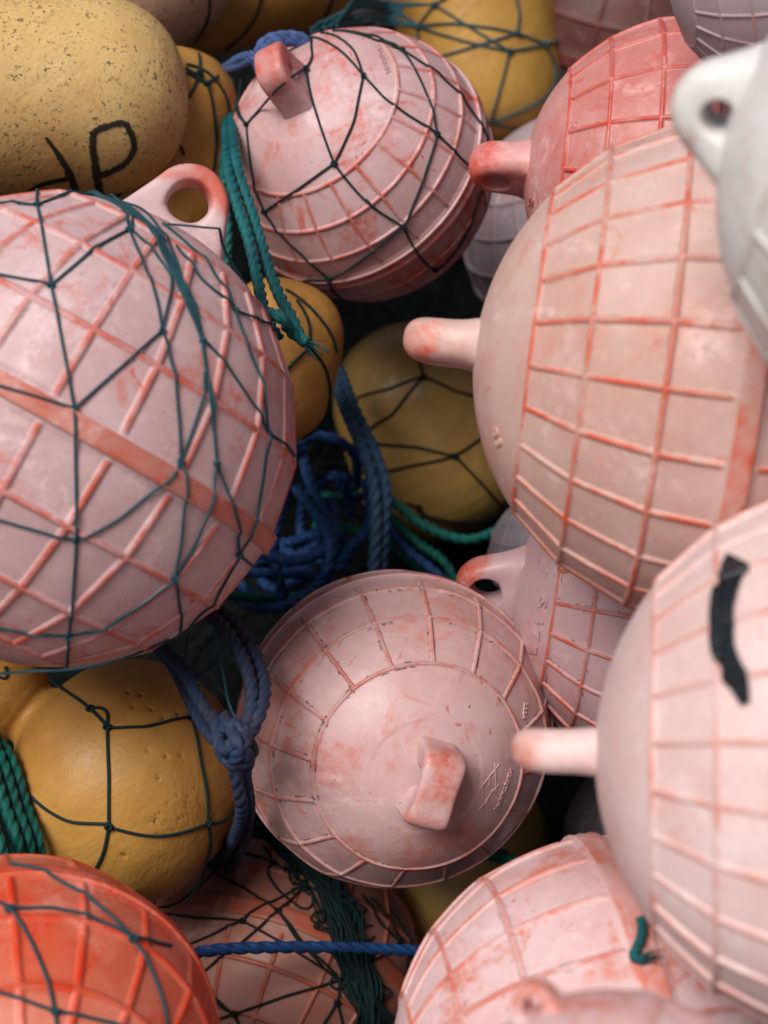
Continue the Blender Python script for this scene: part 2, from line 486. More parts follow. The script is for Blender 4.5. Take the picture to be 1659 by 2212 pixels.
def tube_arrays(P, rad, lobes=3, groove=.22, lay=6.0, seg=18, step=None, taper=True):
    """a laid rope: lobed section that turns along the path"""
    step = step or rad * .28
    P, s = resample(P, step)
    n = len(P)
    T = np.gradient(P, axis=0); T /= np.maximum(1e-9, np.linalg.norm(T, axis=1))[:, None]
    up = np.array([0, 0, 1.]) if abs(T[0][2]) < .9 else np.array([1., 0, 0])
    N = np.empty_like(P); N[0] = np.cross(T[0], up); N[0] /= np.linalg.norm(N[0])
    for i in range(1, n):
        v = N[i - 1] - T[i] * N[i - 1].dot(T[i]); N[i] = v / max(1e-9, np.linalg.norm(v))
    B = np.cross(T, N)
    ph = np.linspace(0, 2 * math.pi, seg, endpoint=False)
    tw = s / (rad * lay) * 2 * math.pi / max(1, 1)
    a = ph[None, :] * np.ones((n, 1))
    loc = (a - tw[:, None])
    if groove > 0:
        sl = 2 * math.pi / lobes; f = (loc + sl / 2) % sl - sl / 2
        q = .56 if lobes == 3 else .6
        rr = rad * ((1 - q) * np.cos(f) + np.sqrt(np.maximum(.02, q * q - ((1 - q) * np.sin(f)) ** 2)))
    else: rr = np.full_like(loc, rad)
    V = P[:, None, :] + rr[..., None] * (np.cos(a)[..., None] * N[:, None, :] + np.sin(a)[..., None] * B[:, None, :])
    uv = np.stack([(loc / (2 * math.pi)) * 1.0, np.repeat((s / rad)[:, None], seg, 1) * .25], -1)
    F = grid_faces(n, seg)
    V = V.reshape(-1, 3)
    caps = np.array([[0 * seg + 0] * 4])
    # close the ends with centre vertices
    V = np.vstack([V, P[:1], P[-1:]])
    j = np.arange(seg); jn = (j + 1) % seg; k0 = n * seg
    f0 = np.stack([np.full(seg, k0), jn, j], -1); f1 = np.stack([np.full(seg, k0 + 1), (n - 1) * seg + j, (n - 1) * seg + jn], -1)
    uv = np.vstack([uv.reshape(-1, 2), [[0, 0], [0, 0]]])
    return V, F.tolist() + f0.tolist() + f1.tolist(), uv

class Batch:
    def __init__(s): s.V = []; s.F = []; s.U = []; s.n = 0
    def add(s, V, F, U):
        s.V.append(V); s.F += [[i + s.n for i in f] for f in F]; s.U.append(U); s.n += len(V)
    def cord(s, P, rad, **k): s.add(*tube_arrays(P, rad, **k))
    def build(s, name, mat, parent=None):
        return mesh_obj(name, np.vstack(s.V), s.F, mat, parent, None, np.vstack(s.U))

def smooth_path(pts, n=None):
    pts = [tuple(p) for p in pts]
    n = n or max(8, (len(pts) - 1) * 14)
    return cat_rom(pts, n)

def rope(name, pts, rad, mat, label, group=None, lay=6.0, fray=False, parent=None, lobes=3):
    """pts: world points"""
    b = Batch(); b.cord(smooth_path(pts), rad, lay=lay, lobes=lobes)
    if fray:
        e = Vector(pts[-1]); d = (Vector(pts[-1]) - Vector(pts[-2])).normalized()
        for k in range(26):
            q = Vector((rnd.uniform(-1, 1), rnd.uniform(-1, 1), rnd.uniform(-1, 1))) * .55
            p0 = e + q * rad; p1 = p0 + (d + q * .9) * rad * rnd.uniform(1, 2.4)
            b.cord([p0 - d * rad, p0, p1], rad * .07, seg=5, step=rad * .5, groove=0)
    o = b.build(name, mat, parent)
    if label: tag(o, label, 'rope', group)
    return o

def px3(pts):
    """[(x, y, depth)] -> world"""
    return [at(*p) for p in pts]

class Net:
    """cords pulled taut over a float, with a knot where they meet"""
    def __init__(s, name, label, target, rad, mat, group='fishing nets over the floats', cat='net', lift=1.0):
        s.e = bpy.data.objects.new(name, None); COL.objects.link(s.e); s.e.location = target['c']
        tag(s.e, label, cat, group)
        s.tg = target; s.rad = rad; s.mat = mat; s.b = Batch(); s.lift = lift; s.k = []
        s.inv = np.array(target['c'])
    def pt(s, p):
        if len(p) == 3: return at(*p)
        d = ray(p[0], p[1]).normalized()
        h = s.tg['bvh'].ray_cast(EYE, d)
        if h[0] is not None: return h[0] + h[1] * (s.rad * s.lift) if h[1].dot(d) < 0 else h[0] - d * s.rad
        # off the silhouette: nearest point of the float beside that ray
        c = s.tg['c']; t = (c - EYE).dot(d)
        return EYE + d * t
    def push(s, q, r):
        c = s.tg['c']; d = q - c; L = d.length
        if L < 1e-4: return q
        d /= L; h = s.tg.get('round', s.tg['bvh']).ray_cast(c + d * (L + .25), -d, L + .25)
        if h[0] is None: return q
        need = (h[0] - c).length + r * s.lift * .95
        return c + d * need if L < need else q
    def line(s, pts, rad=None, sag=0.):
        W = [s.pt(p) for p in pts]
        Q = []
        for a, b in zip(W[:-1], W[1:]):
            n = max(3, int((b - a).length / .0035))
            for i in range(n): Q.append(a.lerp(b, i / n))
        Q.append(W[-1])
        out = []
        r = rad or s.rad
        for q in Q:
            out.append(np.array(s.push(q, r)))
        P = np.array(out)
        if len(P) > 6:
            for _ in range(4):
                P[1:-1] = (P[:-2] + 2 * P[1:-1] + P[2:]) / 4
                P = np.array([np.array(s.push(Vector(q), r)) for q in P])
        s.b.cord(P - s.inv, r, lobes=3, groove=.25, lay=6, seg=8, step=r * .75)
    def lines(s, *ls):
        for l in ls: s.line(l)
    def knots(s, *ps, size=2.7):
        for p in ps:
            c = s.pt(p); b = Batch()
            r, u, v = vframe(c)
            c = c + v * s.rad * .5
            for q in range(3):
                a0 = rnd.uniform(0, 6.28); P = []
                tilt = Matrix.Rotation(rnd.uniform(-.9, .9), 3, r) @ Matrix.Rotation(rnd.uniform(-.9, .9), 3, u)
                for i in range(15):
                    t = a0 + i / 14 * 6.28
                    P.append(np.array(c + tilt @ ((r * math.cos(t) * 1.25 + u * math.sin(t)) * s.rad * size * .62)) - s.inv)
                b.cord(P, s.rad * .72, seg=8, step=s.rad * .8)
            b.build('knot', s.mat, s.e)
    def done(s, part='mesh_cord'):
        s.b.build(part, s.mat, s.e); return s.e

def ribbon_on(target, pts, w, name, mat, parent, lift=.0005, jit=.12, taper=True, thick=0):
    """flat stroke lying on a surface; pts/w in photo pixels"""
    P = cat_rom([(*p, 0) for p in pts], max(24, len(pts) * 14))[:, :2]
    D = np.gradient(P, axis=0); D /= np.maximum(1e-6, np.linalg.norm(D, axis=1))[:, None]
    Nn = np.stack([-D[:, 1], D[:, 0]], -1)
    n = len(P); V = []; e = []; m = 9
    tb = target['bvh']; last = None
    inv = world_of(parent).inverted()
    for i in range(n):
        t = i / (n - 1)
        ww = w if not callable(w) else w(t)
        ww *= 1 + rnd.uniform(-jit, jit)
        for j in range(m):
            q = P[i] + Nn[i] * ww * (j / (m - 1) - .5)
            d = ray(q[0], q[1]).normalized(); h = tb.ray_cast(EYE, d)
            if h[0] is not None: p = h[0] + h[1] * lift; last = p
            elif last is not None: p = last
            else: p = at(q[0], q[1], target['depth'])
            V.append(tuple(inv @ p)); e.append(1 - abs(2 * j / (m - 1) - 1) ** 2)
    return mesh_obj(name, V, grid_faces(n, m, False), mat, parent, {'edge': e, 'rib': e, 'crease': [0] * len(e)})

def text_on(target, s, o, base, up, mat, parent, lift=.0006, name='raised_lettering', label=None):
    """moulded letters: origin o, baseline vector and letter-up vector in photo pixels"""
    cu = bpy.data.curves.new(name, 'FONT'); cu.body = s; cu.size = 1.0; cu.extrude = .0; cu.offset = .012
    ob = bpy.data.objects.new(name, cu); COL.objects.link(ob)
    dg = bpy.context.evaluated_depsgraph_get(); dg.update()
    me = bpy.data.meshes.new_from_object(ob.evaluated_get(dg)); bpy.data.objects.remove(ob); bpy.data.curves.remove(cu)
    v = np.array([tuple(q.co) for q in me.vertices]); wtot = v[:, 0].max()
    inv = world_of(parent).inverted(); tb = target['bvh']
    T = []; Bq = []
    for q in v:
        x = o[0] + base[0] * q[0] / wtot + up[0] * q[1]; y = o[1] + base[1] * q[0] / wtot + up[1] * q[1]
        d = ray(x, y).normalized(); h = tb.ray_cast(EYE, d)
        p, nn = (h[0], h[1]) if h[0] is not None else (at(x, y, target['depth']), -d)
        T.append(tuple(inv @ (p + nn * lift))); Bq.append(tuple(inv @ (p - nn * lift)))
    n = len(v); F = [list(p.vertices) for p in me.polygons]
    cnt = {}
    for f in F:
        for a, b in zip(f, f[1:] + f[:1]): cnt[(a, b)] = cnt.get((a, b), 0) + 1
    side = [[b, a, a + n, b + n] for (a, b) in cnt if (b, a) not in cnt]
    bpy.data.meshes.remove(me)
    ob = mesh_obj(name, T + Bq, F + side, mat, parent, {'rib': [.3] * (2 * n), 'crease': [0] * (2 * n)}, smooth=False)
    if label: ob['label'] = label
    return ob

# ================================================================ THE SETTING
def ground():
    n = 60
    xs = np.linspace(-1, 1, n); V = []
    for a in xs:
        for b in xs: V.append((math.copysign(abs(a) ** 2.2, a) * 40, math.copysign(abs(b) ** 2.2, b) * 40 + 1, 0))
    o = mesh_obj('ground', V, grid_faces(n, n, False), mat_simple('wet concrete', (.10, .095, .088), .55, 25, .35), None)
    o['kind'] = 'structure'
ground()

# colours of the plastics (chalky skin, second tone, strong colour underneath)
PINK = mat_plastic('bleached pink plastic', (.69, .485, .49), (.60, .38, .375), (.56, .115, .07), .78, .55, .3, .5, 3)
PINK_L = mat_plastic('pale peach plastic', (.69, .47, .42), (.60, .37, .31), (.60, .095, .04), .62, .28, .25, .48, 8)
PINK_T = mat_plastic('rose plastic cap', (.68, .45, .44), (.58, .35, .33), (.54, .12, .075), .50, .5, .8, .36, 15)
PINK_N = mat_plastic('netted pink plastic', (.67, .45, .455), (.57, .33, .32), (.54, .11, .075), .68, .85, .3, .5, 21)
RED = mat_plastic('rosy red plastic', (.66, .33, .31), (.58, .19, .17), (.56, .06, .03), .80, .55, .4, .42, 31)
DUSTY = mat_plastic('dusty mauve pink plastic', (.56, .38, .40), (.48, .29, .30), (.50, .08, .03), .85, .30, .7, .5, 37)
PALE = mat_plastic('very pale pink plastic', (.80, .63, .61), (.72, .51, .48), (.66, .25, .19), .60, .25, .15, .5, 44, .95)
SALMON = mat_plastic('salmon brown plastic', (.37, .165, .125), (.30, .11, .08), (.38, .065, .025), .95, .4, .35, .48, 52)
ORANGE = mat_plastic('bright coral plastic', (.76, .25, .16), (.70, .12, .055), (.66, .045, .012), .75, .8, .25, .38, 63)
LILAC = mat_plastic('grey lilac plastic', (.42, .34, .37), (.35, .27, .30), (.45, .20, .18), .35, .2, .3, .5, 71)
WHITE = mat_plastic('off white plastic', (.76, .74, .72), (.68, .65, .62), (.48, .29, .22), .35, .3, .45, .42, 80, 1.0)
LILAC_D = mat_plastic('shaded grey plastic', (.17, .15, .17), (.13, .11, .125), (.25, .12, .11), .35, .15, .3, .6, 76)  # darker copy of the grey lilac, deep shade put into the colour
RED_SHADE = mat_plastic('shade darkened maroon plastic', (.13, .045, .04), (.09, .03, .025), (.16, .025, .015), .5, .3, .2, .5, 91)  # reddish plastic with the shade on its float darkened into the colours
PINK_B = mat_plastic('blotched pink plastic', (.74, .53, .53), (.66, .38, .37), (.60, .17, .11), .66, .75, .35, .48, 95, .92)
YEL = mat_foam('amber foam', (.49, .26, .06), (.39, .18, .038), .12, 5, .46, .22)
YEL_P = mat_foam('pale speckled foam', (.66, .45, .18), (.56, .31, .10), .85, 12, .5, .15)
YEL_B = mat_foam('brown speckled foam', (.36, .23, .14), (.30, .16, .09), .9, 14, .6, .3)
YEL_O = mat_foam('olive foam', (.42, .255, .07), (.30, .17, .045), 0, 17, .38, .35)
YEL_S = mat_foam('weathered yellow foam', (.52, .29, .06), (.40, .20, .04), .25, 19, .48, .3)
TEAL = mat_rope('teal twine', (.022, .085, .105), (.012, .045, .06), 2, .6)
DTEAL = mat_rope('dark teal twine', (.006, .030, .032), (.005, .018, .020), 3, .6)
TEALR = mat_rope('teal rope fibre', (.006, .10, .105), (.004, .05, .06), 4, .5)
BLUE = mat_rope('blue rope fibre', (.014, .055, .17), (.009, .028, .09), 5, .5)
STEEL = mat_rope('steel blue rope fibre', (.035, .085, .15), (.02, .05, .10), 6, .55)
MAUVE = mat_rope('faded violet blue rope fibre', (.017, .037, .085), (.028, .024, .036), 7, .6)
NAVY = mat_rope('royal blue rope fibre', (.012, .050, .16), (.008, .024, .08), 8, .5)
GREEN = mat_rope('green rope fibre', (.005, .12, .10), (.004, .06, .055), 9, .5)
BLACKN = mat_rope('black netting twine', (.008, .014, .014), (.005, .008, .008), 10, .8)
TAPE = mat_simple('black tape', (.012, .015, .018), .26, 40, .3, .4)

G1 = 'pink plastic ball floats in the heap'
F = {}
F['net'] = place_float('ball_float', 116, 928, 512, .15, (.483, .876, -.05), (.876, -.483, 0.06), 'large pink ball float under teal net with broad orange seam belt and pierced ear', 'float',
    PINK, G1, (20, 39, 58), 22, .0165, .012, .8, 2.5, .028, 101, 1.15, .12, dict(z0=1.125, ro=.172, rh=.088, flare=23, worn=1.5), bandmat=mat_plastic('worn orange seam', (.62, .36, .33), (.58, .25, .2), (.54, .12, .07), 1.0, 1.0, .2, .55, 4))
F['right'] = place_float('ball_float', 1583, 803, 546, .15, (-.985, .135, .10), (0, .12, 1), 'large peach pink ball float whose ear points left above the olive float', 'float',
    PINK_L, G1, (16.5, 34, 49.5), 26, .0125, .012, 1.0, 2.4, .022, 102, 1.15, .05, dict(z0=1.14, ro=.155, rh=.06, flare=8, thick=.086, worn=1.2, e=.85, inner=.06, fil=.25), facet=.8)
F['tape'] = place_float('ball_float', 1920, 1660, 608, .135, (-.99, -.01, .10), (0, -.06, 1), 'very pale pink ball float with a strip of black tape and its ear pointing left', 'float',
    PALE, G1, (17, 34, 50), 26, .013, .012, 1.0, 3.0, .018, 103, 1.1, .11, dict(z0=1.15, ro=.155, rh=.06, flare=6, thick=.080, worn=.8, e=.85, inner=.06, fil=.2))
F['cap'] = place_float('ball_float', 851, 1577, 339, .115, (.195, -.30, .935), (.27, .95, .1), 'rose pink ball float seen end on with its square ear facing the viewer', 'float',
    PINK_T, G1, (14, 31.5, 50.5), 16, .0135, .013, 4.2, 2.2, .020, 104, 1.3, .18, dict(z0=1.04, ro=.235, rh=.07, flare=2, thick=.122, dish=.36, e=.42, worn=.75, sq=4.5, fil=.04), disc=70)
F['top'] = place_float('ball_float', 779, 354, 288, .11, (-.47, .52, .71), (.10, -.70, .58), 'blotchy pink ball float under net with blue rope tied through its ear', 'float',
    PINK_N, G1, (16, 31, 47), 20, .015, .013, 2.0, 3.2, .022, 105, 1.15, .1, dict(z0=1.19, ro=.18, rh=.04, flare=7, thick=.105, worn=1.4, sq=3.2, e=.4, fil=.15), disc=68, double=True)
F['red'] = place_float('ball_float', 1482, 388, 345, .12, (-.975, .12, .12), (0, .50, .87), 'rosy red ball float with scuffed ribs and a pierced ear pointing left', 'float',
    RED, G1, (16, 34, 51), 18, .0145, .014, 1.0, 3.0, .018, 106, 1.0, .2, dict(z0=1.17, ro=.18, rh=.085, flare=10, thick=.115, worn=1.5, e=.8, inner=.12, fil=.2), facet=.5)
F['mauve'] = place_float('ball_float', 1462, 1322, 352, .12, (-.985, .125, .14), (.1, .86, .5), 'dusty mauve pink ball float with moulded digits and an orange pierced ear', 'float',
    DUSTY, G1, (18, 34, 50), 22, .0135, .014, 1.0, 3.0, .018, 107, 1.1, .02, dict(z0=1.165, ro=.185, rh=.095, flare=22, thick=.105, worn=1.5, e=.75, inner=.2))
F['low'] = place_float('ball_float', 1350, 2335, 500, .135, (-.955, -.20, .20), (.1, .3, .9), 'blotched pink ball float with a grey scar on its cap at the lower edge', 'float',
    PINK_B, G1, (28, 46, 63), 22, .0145, .013, 1.0, 3.2, .018, 108, 1.1, .15, dict(z0=1.1), facet=.3)
F['fore'] = place_float('ball_float', 1335, 2560, 392, .075, (-.42, .84, .34), (.8, .3, .3), 'blurred pink ball float at the bottom edge with its ear pointing up', 'float',
    PINK_B, G1, (17, 34, 51), 14, .017, .014, 1.0, 3.0, .018, 109, .7, .15, dict(z0=1.04, ro=.13, rh=.05, worn=.8))
F['coral'] = place_float('ball_float', 18, 2322, 445, .12, (.06, -.47, .88), (1, 0, 0), 'bright coral red ball float in the near corner under net', 'float',
    ORANGE, G1, (22, 43, 64), 18, .021, .016, 1.0, 3.0, .020, 110, .8, .2, dict(worn=.8))
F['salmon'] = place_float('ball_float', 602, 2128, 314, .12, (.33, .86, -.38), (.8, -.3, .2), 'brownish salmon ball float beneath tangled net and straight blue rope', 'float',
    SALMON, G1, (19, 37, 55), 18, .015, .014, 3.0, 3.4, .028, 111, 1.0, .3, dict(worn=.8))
F['white'] = place_float('ball_float', 2192, 398, 604, .12, (-.925, .37, .12), (.30, .90, .30), 'off white ball float at the right edge with a thick pierced ear', 'float',
    WHITE, G1, (17, 34, 50), 16, .014, .012, 1.0, 3.0, .018, 112, .7, .1, dict(z0=1.03, ro=.19, rh=.06, flare=30, thick=.125, worn=1.0, e=.7, inner=.2))
F['lilac'] = place_float('ball_float', 1712, -78, 262, .075, (-.93, -.18, .25), (.1, .3, .9), 'grey lilac ball float hanging over the top right edge', 'float',
    LILAC, G1, (17, 34, 50, 66), 20, .013, .014, 1.0, 3.0, .018, 113, .8, .3, None)
# the three farther round ones
F['grey'] = place_float('ball_float', 1262, 500, 259, .12, (-.42, .80, .42), (.8, .3, 0), 'grey lilac ball float wedged behind the rosy red and peach floats', 'float',
    LILAC, G1, (17, 34, 50, 66), 20, .013, .014, 1.0, 3.0, .018, 114, .7, .1, None)
F['maroon'] = place_float('ball_float', 1345, 60, 262, .13, (.2, .9, .3), (.8, .3, 0), 'maroon ball float with shade darkened into its colour behind the yellow float at the top', 'float',
    RED_SHADE, G1, (18, 36, 54), 16, .015, .014, 1.0, 3.0, .018, 115, .7, .0, None)
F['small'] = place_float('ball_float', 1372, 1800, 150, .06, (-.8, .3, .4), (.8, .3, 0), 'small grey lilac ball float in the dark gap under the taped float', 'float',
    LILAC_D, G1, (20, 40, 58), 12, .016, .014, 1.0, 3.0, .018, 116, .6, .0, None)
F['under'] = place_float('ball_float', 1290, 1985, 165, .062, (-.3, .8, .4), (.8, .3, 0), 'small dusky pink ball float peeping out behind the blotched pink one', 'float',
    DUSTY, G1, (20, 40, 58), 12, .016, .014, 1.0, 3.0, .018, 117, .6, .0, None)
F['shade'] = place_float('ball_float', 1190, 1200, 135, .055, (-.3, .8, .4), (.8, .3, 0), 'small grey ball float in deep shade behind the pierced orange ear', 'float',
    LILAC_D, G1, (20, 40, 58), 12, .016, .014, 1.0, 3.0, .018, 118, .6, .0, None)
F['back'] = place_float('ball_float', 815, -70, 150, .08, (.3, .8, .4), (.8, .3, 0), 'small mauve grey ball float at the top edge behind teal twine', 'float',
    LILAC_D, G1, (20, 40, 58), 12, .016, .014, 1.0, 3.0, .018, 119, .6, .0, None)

# ---------------- foam floats
G2 = 'yellow foam floats in the heap'
def egg(L, r, p=2.3): return capsule(L, r, p)
Y = {}
Y['jp'] = place_foam('foam_float', -35, 206, 1.24, (1, .055, -.05), capsule(438, 217, 2.35), 'pale yellow speckled foam float hand lettered JP in black', YEL_P, G2, 201, 220, .006)
Y['brown'] = place_foam('foam_float', 290, -20, 1.40, (.75, .5, -.3), capsule(230, 150, 2.3), 'brown speckled foam float behind the lettered one', YEL_B, G2, 202, 120, .01)
Y['topy'] = place_foam('foam_float', 515, -85, 1.50, (.95, .28, .1), capsule(270, 178, 2.5), 'amber foam float across the top edge crossed by two thin cords', YEL, G2, 203, 140, .01)
Y['mid'] = place_foam('foam_float', 362, 330, 1.34, (.12, 1, -.1), capsule(225, 138, 2.4), 'amber foam float seen through the ear of the netted pink float', YEL, G2, 204, 140, .012)
Y['net5'] = place_foam('foam_float', 1032, 75, 1.66, (-.10, 1, -.15), capsule(238, 178, 2.9), 'upright golden foam float wrapped in net near the top', YEL_S, G2, 205, 150, .008)
Y['six'] = place_foam('foam_float', 592, 782, 1.28, (.25, 1, .15), capsule(182, 138, 2.3), 'amber foam float peeping out right of the large netted pink float', YEL, G2, 206, 140, .015)
Y['olive'] = place_foam('foam_float', 925, 932, 1.56, (-.30, 1, .05), capsule(240, 184, 2.3), 'olive yellow foam float in shade below the ear of the peach float', YEL_O, G2, 207, 200, .022)
pit_list = [(300, 1432, 0, 0)]
for (a, b) in [(287, 1526), (326, 1531), (352, 1550), (384, 1542), (320, 1622), (358, 1633), (392, 1632), (303, 1500), (276, 1495), (267, 1848), (342, 1680)]:
    pit_list.append((a, b, 4.2, 6))
for k in range(46):
    t = rnd.random(); a = 330 + 100 * t + rnd.uniform(-14, 14); b = 1800 - 85 * t + rnd.uniform(-32, 26)
    pit_list.append((a, b, 2.2, 3))
for k in range(22): pit_list.append((rnd.uniform(110, 470), rnd.uniform(1480, 1900), rnd.uniform(12, 20), rnd.uniform(-1.2, 2.0)))
prof8 = cat_rom([(-246, 1), (-240, 70), (-215, 140), (-150, 214), (-60, 255), (30, 262), (110, 240), (175, 198), (208, 152), (226, 108), (240, 78), (258, 72), (276, 88), (308, 112), (360, 128), (420, 112), (462, 65), (475, 1)], 300)
Y['big'] = place_foam('foam_float', 272, 1690, 1.19, (-.80, .60, -.12), prof8, 'big amber waisted foam float with pits and cords in the lower left', YEL, G2, 208, 420, .012, pit_list)
Y['dark'] = place_foam('foam_float', 990, 1865, 1.42, (.3, 1, .1), capsule(215, 185, 2.3), 'dark yellow foam float in shade under the end on rose float', YEL_O, G2, 209, 120, .01)

# ================================================================ added net mound below everything: its black holds the gap shade
def heap():
    n = 150
    X = np.linspace(-1.5, 1.5, n); Yy = np.linspace(.0, 3.1, n)
    gx, gy = np.meshgrid(X, Yy, indexing='ij')
    P = np.stack([gx.ravel(), gy.ravel(), 0 * gx.ravel()], -1)
    z = .11 + .42 * np.maximum(0, P[:, 1] - .82) + .5 * smoothstep(.42, .85, np.abs(P[:, 0])) + .22 * smoothstep(.62, .30, P[:, 1])  # sides and near rim raised out of view to block light
    z = np.minimum(z, .95) + lump(P, 9, .02, 3) + lump(P, 26, .011, 4) + lump(P, 70, .004, 5)
    ed = np.minimum(smoothstep(1.5, 1.15, np.abs(P[:, 0])), np.minimum(smoothstep(0, .35, P[:, 1]), smoothstep(3.1, 2.6, P[:, 1])))
    z = z * ed + .003
    P[:, 2] = z
    o = mesh_obj('net_shade_mound', P, grid_faces(n, n, False), mat_simple('gap shade black net', (.004, .005, .005), 1.0, 140, .6, .9), None)
    tag(o, 'added mound of black netting that darkens the gaps under and between the floats', 'netting', None, 'stuff')
    return P.reshape(n, n, 3)
heap()

# ================================================================ nets over the floats
def net_pink():
    N = Net('fishing_net', 'teal diamond net stretched over the large pink float with the pierced ear', F['net'], .00095, TEAL)
    N.lines([(-30, 446), (80, 445)], [(80, 412), (80, 445), (110, 618), (160, 883), (165, 1165), (148, 1372), (143, 1440)],
            [(80, 445), (130, 424), (212, 418)], [(-30, 588), (0, 597), (110, 618)], [(-30, 826), (0, 833), (160, 883)], [(-30, 1112), (0, 1122), (165, 1165)],
            [(-30, 1352), (0, 1355), (148, 1372)], [(110, 618), (165, 572), (278, 498)], [(160, 883), (265, 790), (349, 715)],
            [(165, 1165), (250, 1127), (330, 1060), (389, 997)], [(148, 1372), (230, 1355), (320, 1300), (378, 1250)],
            [(278, 498), (305, 570), (340, 655), (349, 715)], [(349, 715), (368, 620), (372, 600), (330, 545), (283, 498)],
            [(349, 715), (372, 800), (385, 900), (389, 997)], [(389, 997), (398, 1080), (390, 1180), (378, 1250)], [(378, 1250), (387, 1310), (386, 1372)],
            [(278, 498), (262, 452), (230, 425)], [(283, 498), (280, 455), (240, 420)],
            [(435, 737), (442, 802), (460, 930), (467, 1002)], [(467, 1002), (503, 1100), (511, 1150), (517, 1199)], [(440, 805), (430, 885), (389, 997)],
            [(467, 1002), (452, 1097), (420, 1180), (378, 1250)], [(447, 742), (505, 815), (577, 935)], [(507, 672), (530, 740), (555, 802), (572, 870), (577, 935)],
            [(577, 935), (570, 1010), (558, 1090), (545, 1137), (517, 1199)], [(517, 1199), (480, 1265), (435, 1322), (386, 1372)], [(577, 935), (618, 962), (634, 985)],
            [(507, 672), (550, 688), (590, 715)], [(507, 672), (430, 604), (380, 530)], [(507, 672), (450, 570), (350, 485)], [(517, 1199), (545, 1222)],
            [(435, 737), (412, 670), (380, 600)])
    # gathered strands running down from the ear
    for k in range(13):
        o = rnd.uniform(-11, 11); o2 = rnd.uniform(-9, 9); o3 = rnd.uniform(-3, 3)
        N.line([(200 + o2, 418 + o * .5), (268 + o * .6, 445 - o * .6), (335 + o * .8, 500 - o * .5), (372 + o, 570 - o * .3), (405 + o2, 650 + o * .2), (437 + o3, 740)], rad=.0009)
    for k in range(5):
        o3 = rnd.uniform(-2.5, 2.5)
        N.line([(436 + o3, 735), (445 - o3, 800), (452 + o3, 860), (460 - o3, 930)], rad=.0007)
    N.knots((80, 445), (110, 618), (160, 883), (165, 1165), (148, 1372), (278, 498), (349, 715), (389, 997), (378, 1250), (467, 1002), (577, 935), (517, 1199), (507, 672), (437, 738), (345, 512))
    N.done()
    t = F['net']['depth']
    # slack edge line hanging under the float, and the thread by the ear
    rope('cord', px3([(-20, 1456, 1.0), (70, 1450, .97), (145, 1447, .97), (240, 1430, .98), (330, 1398, 1.0), (420, 1355, 1.03)]), .0009, TEAL, 'thin teal cord sagging along the underside of the large netted float', 'thin loose cords', 6)
    rope('cord', px3([(345, 483, .985), (400, 487, .985), (440, 491, .985), (476, 494, .99)]), .0008, TEAL, 'thin dark cord lying across the pierced ear of the netted pink float', 'thin loose cords', 6)
    rope('cord', px3([(474, 495, .995), (485, 540, 1.01), (520, 600, 1.03), (550, 650, 1.04), (580, 705, 1.05)]), .0011, TEAL, 'thin teal cord hanging from the pierced ear beside the knotted teal rope', 'thin loose cords', 6)
net_pink()

def net_top():
    N = Net('fishing_net', 'dark teal diamond net over the blotchy pink float near the top', F['top'], .00105, DTEAL)
    N.lines([(658, 148), (677, 128), (674, 85)], [(658, 148), (645, 156), (630, 166), (615, 177), (600, 188), (590, 200), (565, 235), (535, 270)], [(658, 148), (672, 205), (690, 265), (722, 353)],
            [(535, 270), (540, 320), (552, 400), (572, 457)], [(722, 353), (650, 405), (572, 457)], [(722, 353), (733, 335), (765, 265), (785, 165)],
            [(785, 165), (765, 110), (735, 85), (695, 72)], [(785, 165), (740, 115), (700, 90), (670, 82)], [(785, 165), (830, 215), (880, 250), (943, 290)],
            [(943, 290), (930, 230), (900, 160), (868, 110), (800, 80), (735, 68)], [(943, 290), (985, 335), (1040, 395)], [(943, 290), (915, 380), (870, 487)],
            [(722, 353), (775, 420), (820, 458), (870, 487)], [(572, 457), (620, 520), (665, 560), (712, 604)], [(870, 487), (800, 545), (712, 604)],
            [(712, 604), (728, 635), (745, 648)], [(870, 487), (890, 530), (915, 565), (940, 582)], [(940, 582), (985, 540), (1020, 470), (1040, 400)],
            [(868, 110), (925, 145), (990, 200), (1040, 270), (1056, 330)], [(868, 110), (830, 95), (770, 75), (720, 66)], [(535, 270), (514, 225), (520, 170)],
            [(535, 270), (512, 240), (508, 215)], [(820, 458), (790, 430)], [(1040, 395), (1052, 340)], [(590, 600), (660, 606), (712, 604)])
    N.knots((658, 148), (785, 165), (722, 353), (943, 290), (870, 487), (535, 270), (572, 457), (712, 604), (868, 110), (940, 582))
    N.done()
net_top()

def net_olive():
    N = Net('fishing_net', 'dark hexagon net round the olive float in the middle', Y['olive'], .0014, BLACKN)
    N.lines([(915, 815), (895, 745), (880, 705)], [(915, 815), (840, 842), (748, 872)], [(915, 815), (850, 895), (765, 960)], [(915, 815), (980, 845), (1050, 868)],
            [(982, 985), (900, 965), (800, 955)], [(982, 985), (890, 1005), (780, 1018)], [(982, 985), (1060, 925)], [(982, 985), (1040, 1045), (1092, 1105)],
            [(880, 1085), (905, 1092), (915, 1110), (1000, 1125), (1092, 1105)], [(780, 1018), (800, 955)], [(915, 1110), (890, 1130)])
    N.knots((915, 815), (982, 985), (1092, 1105), (905, 1095))
    N.done()
net_olive()

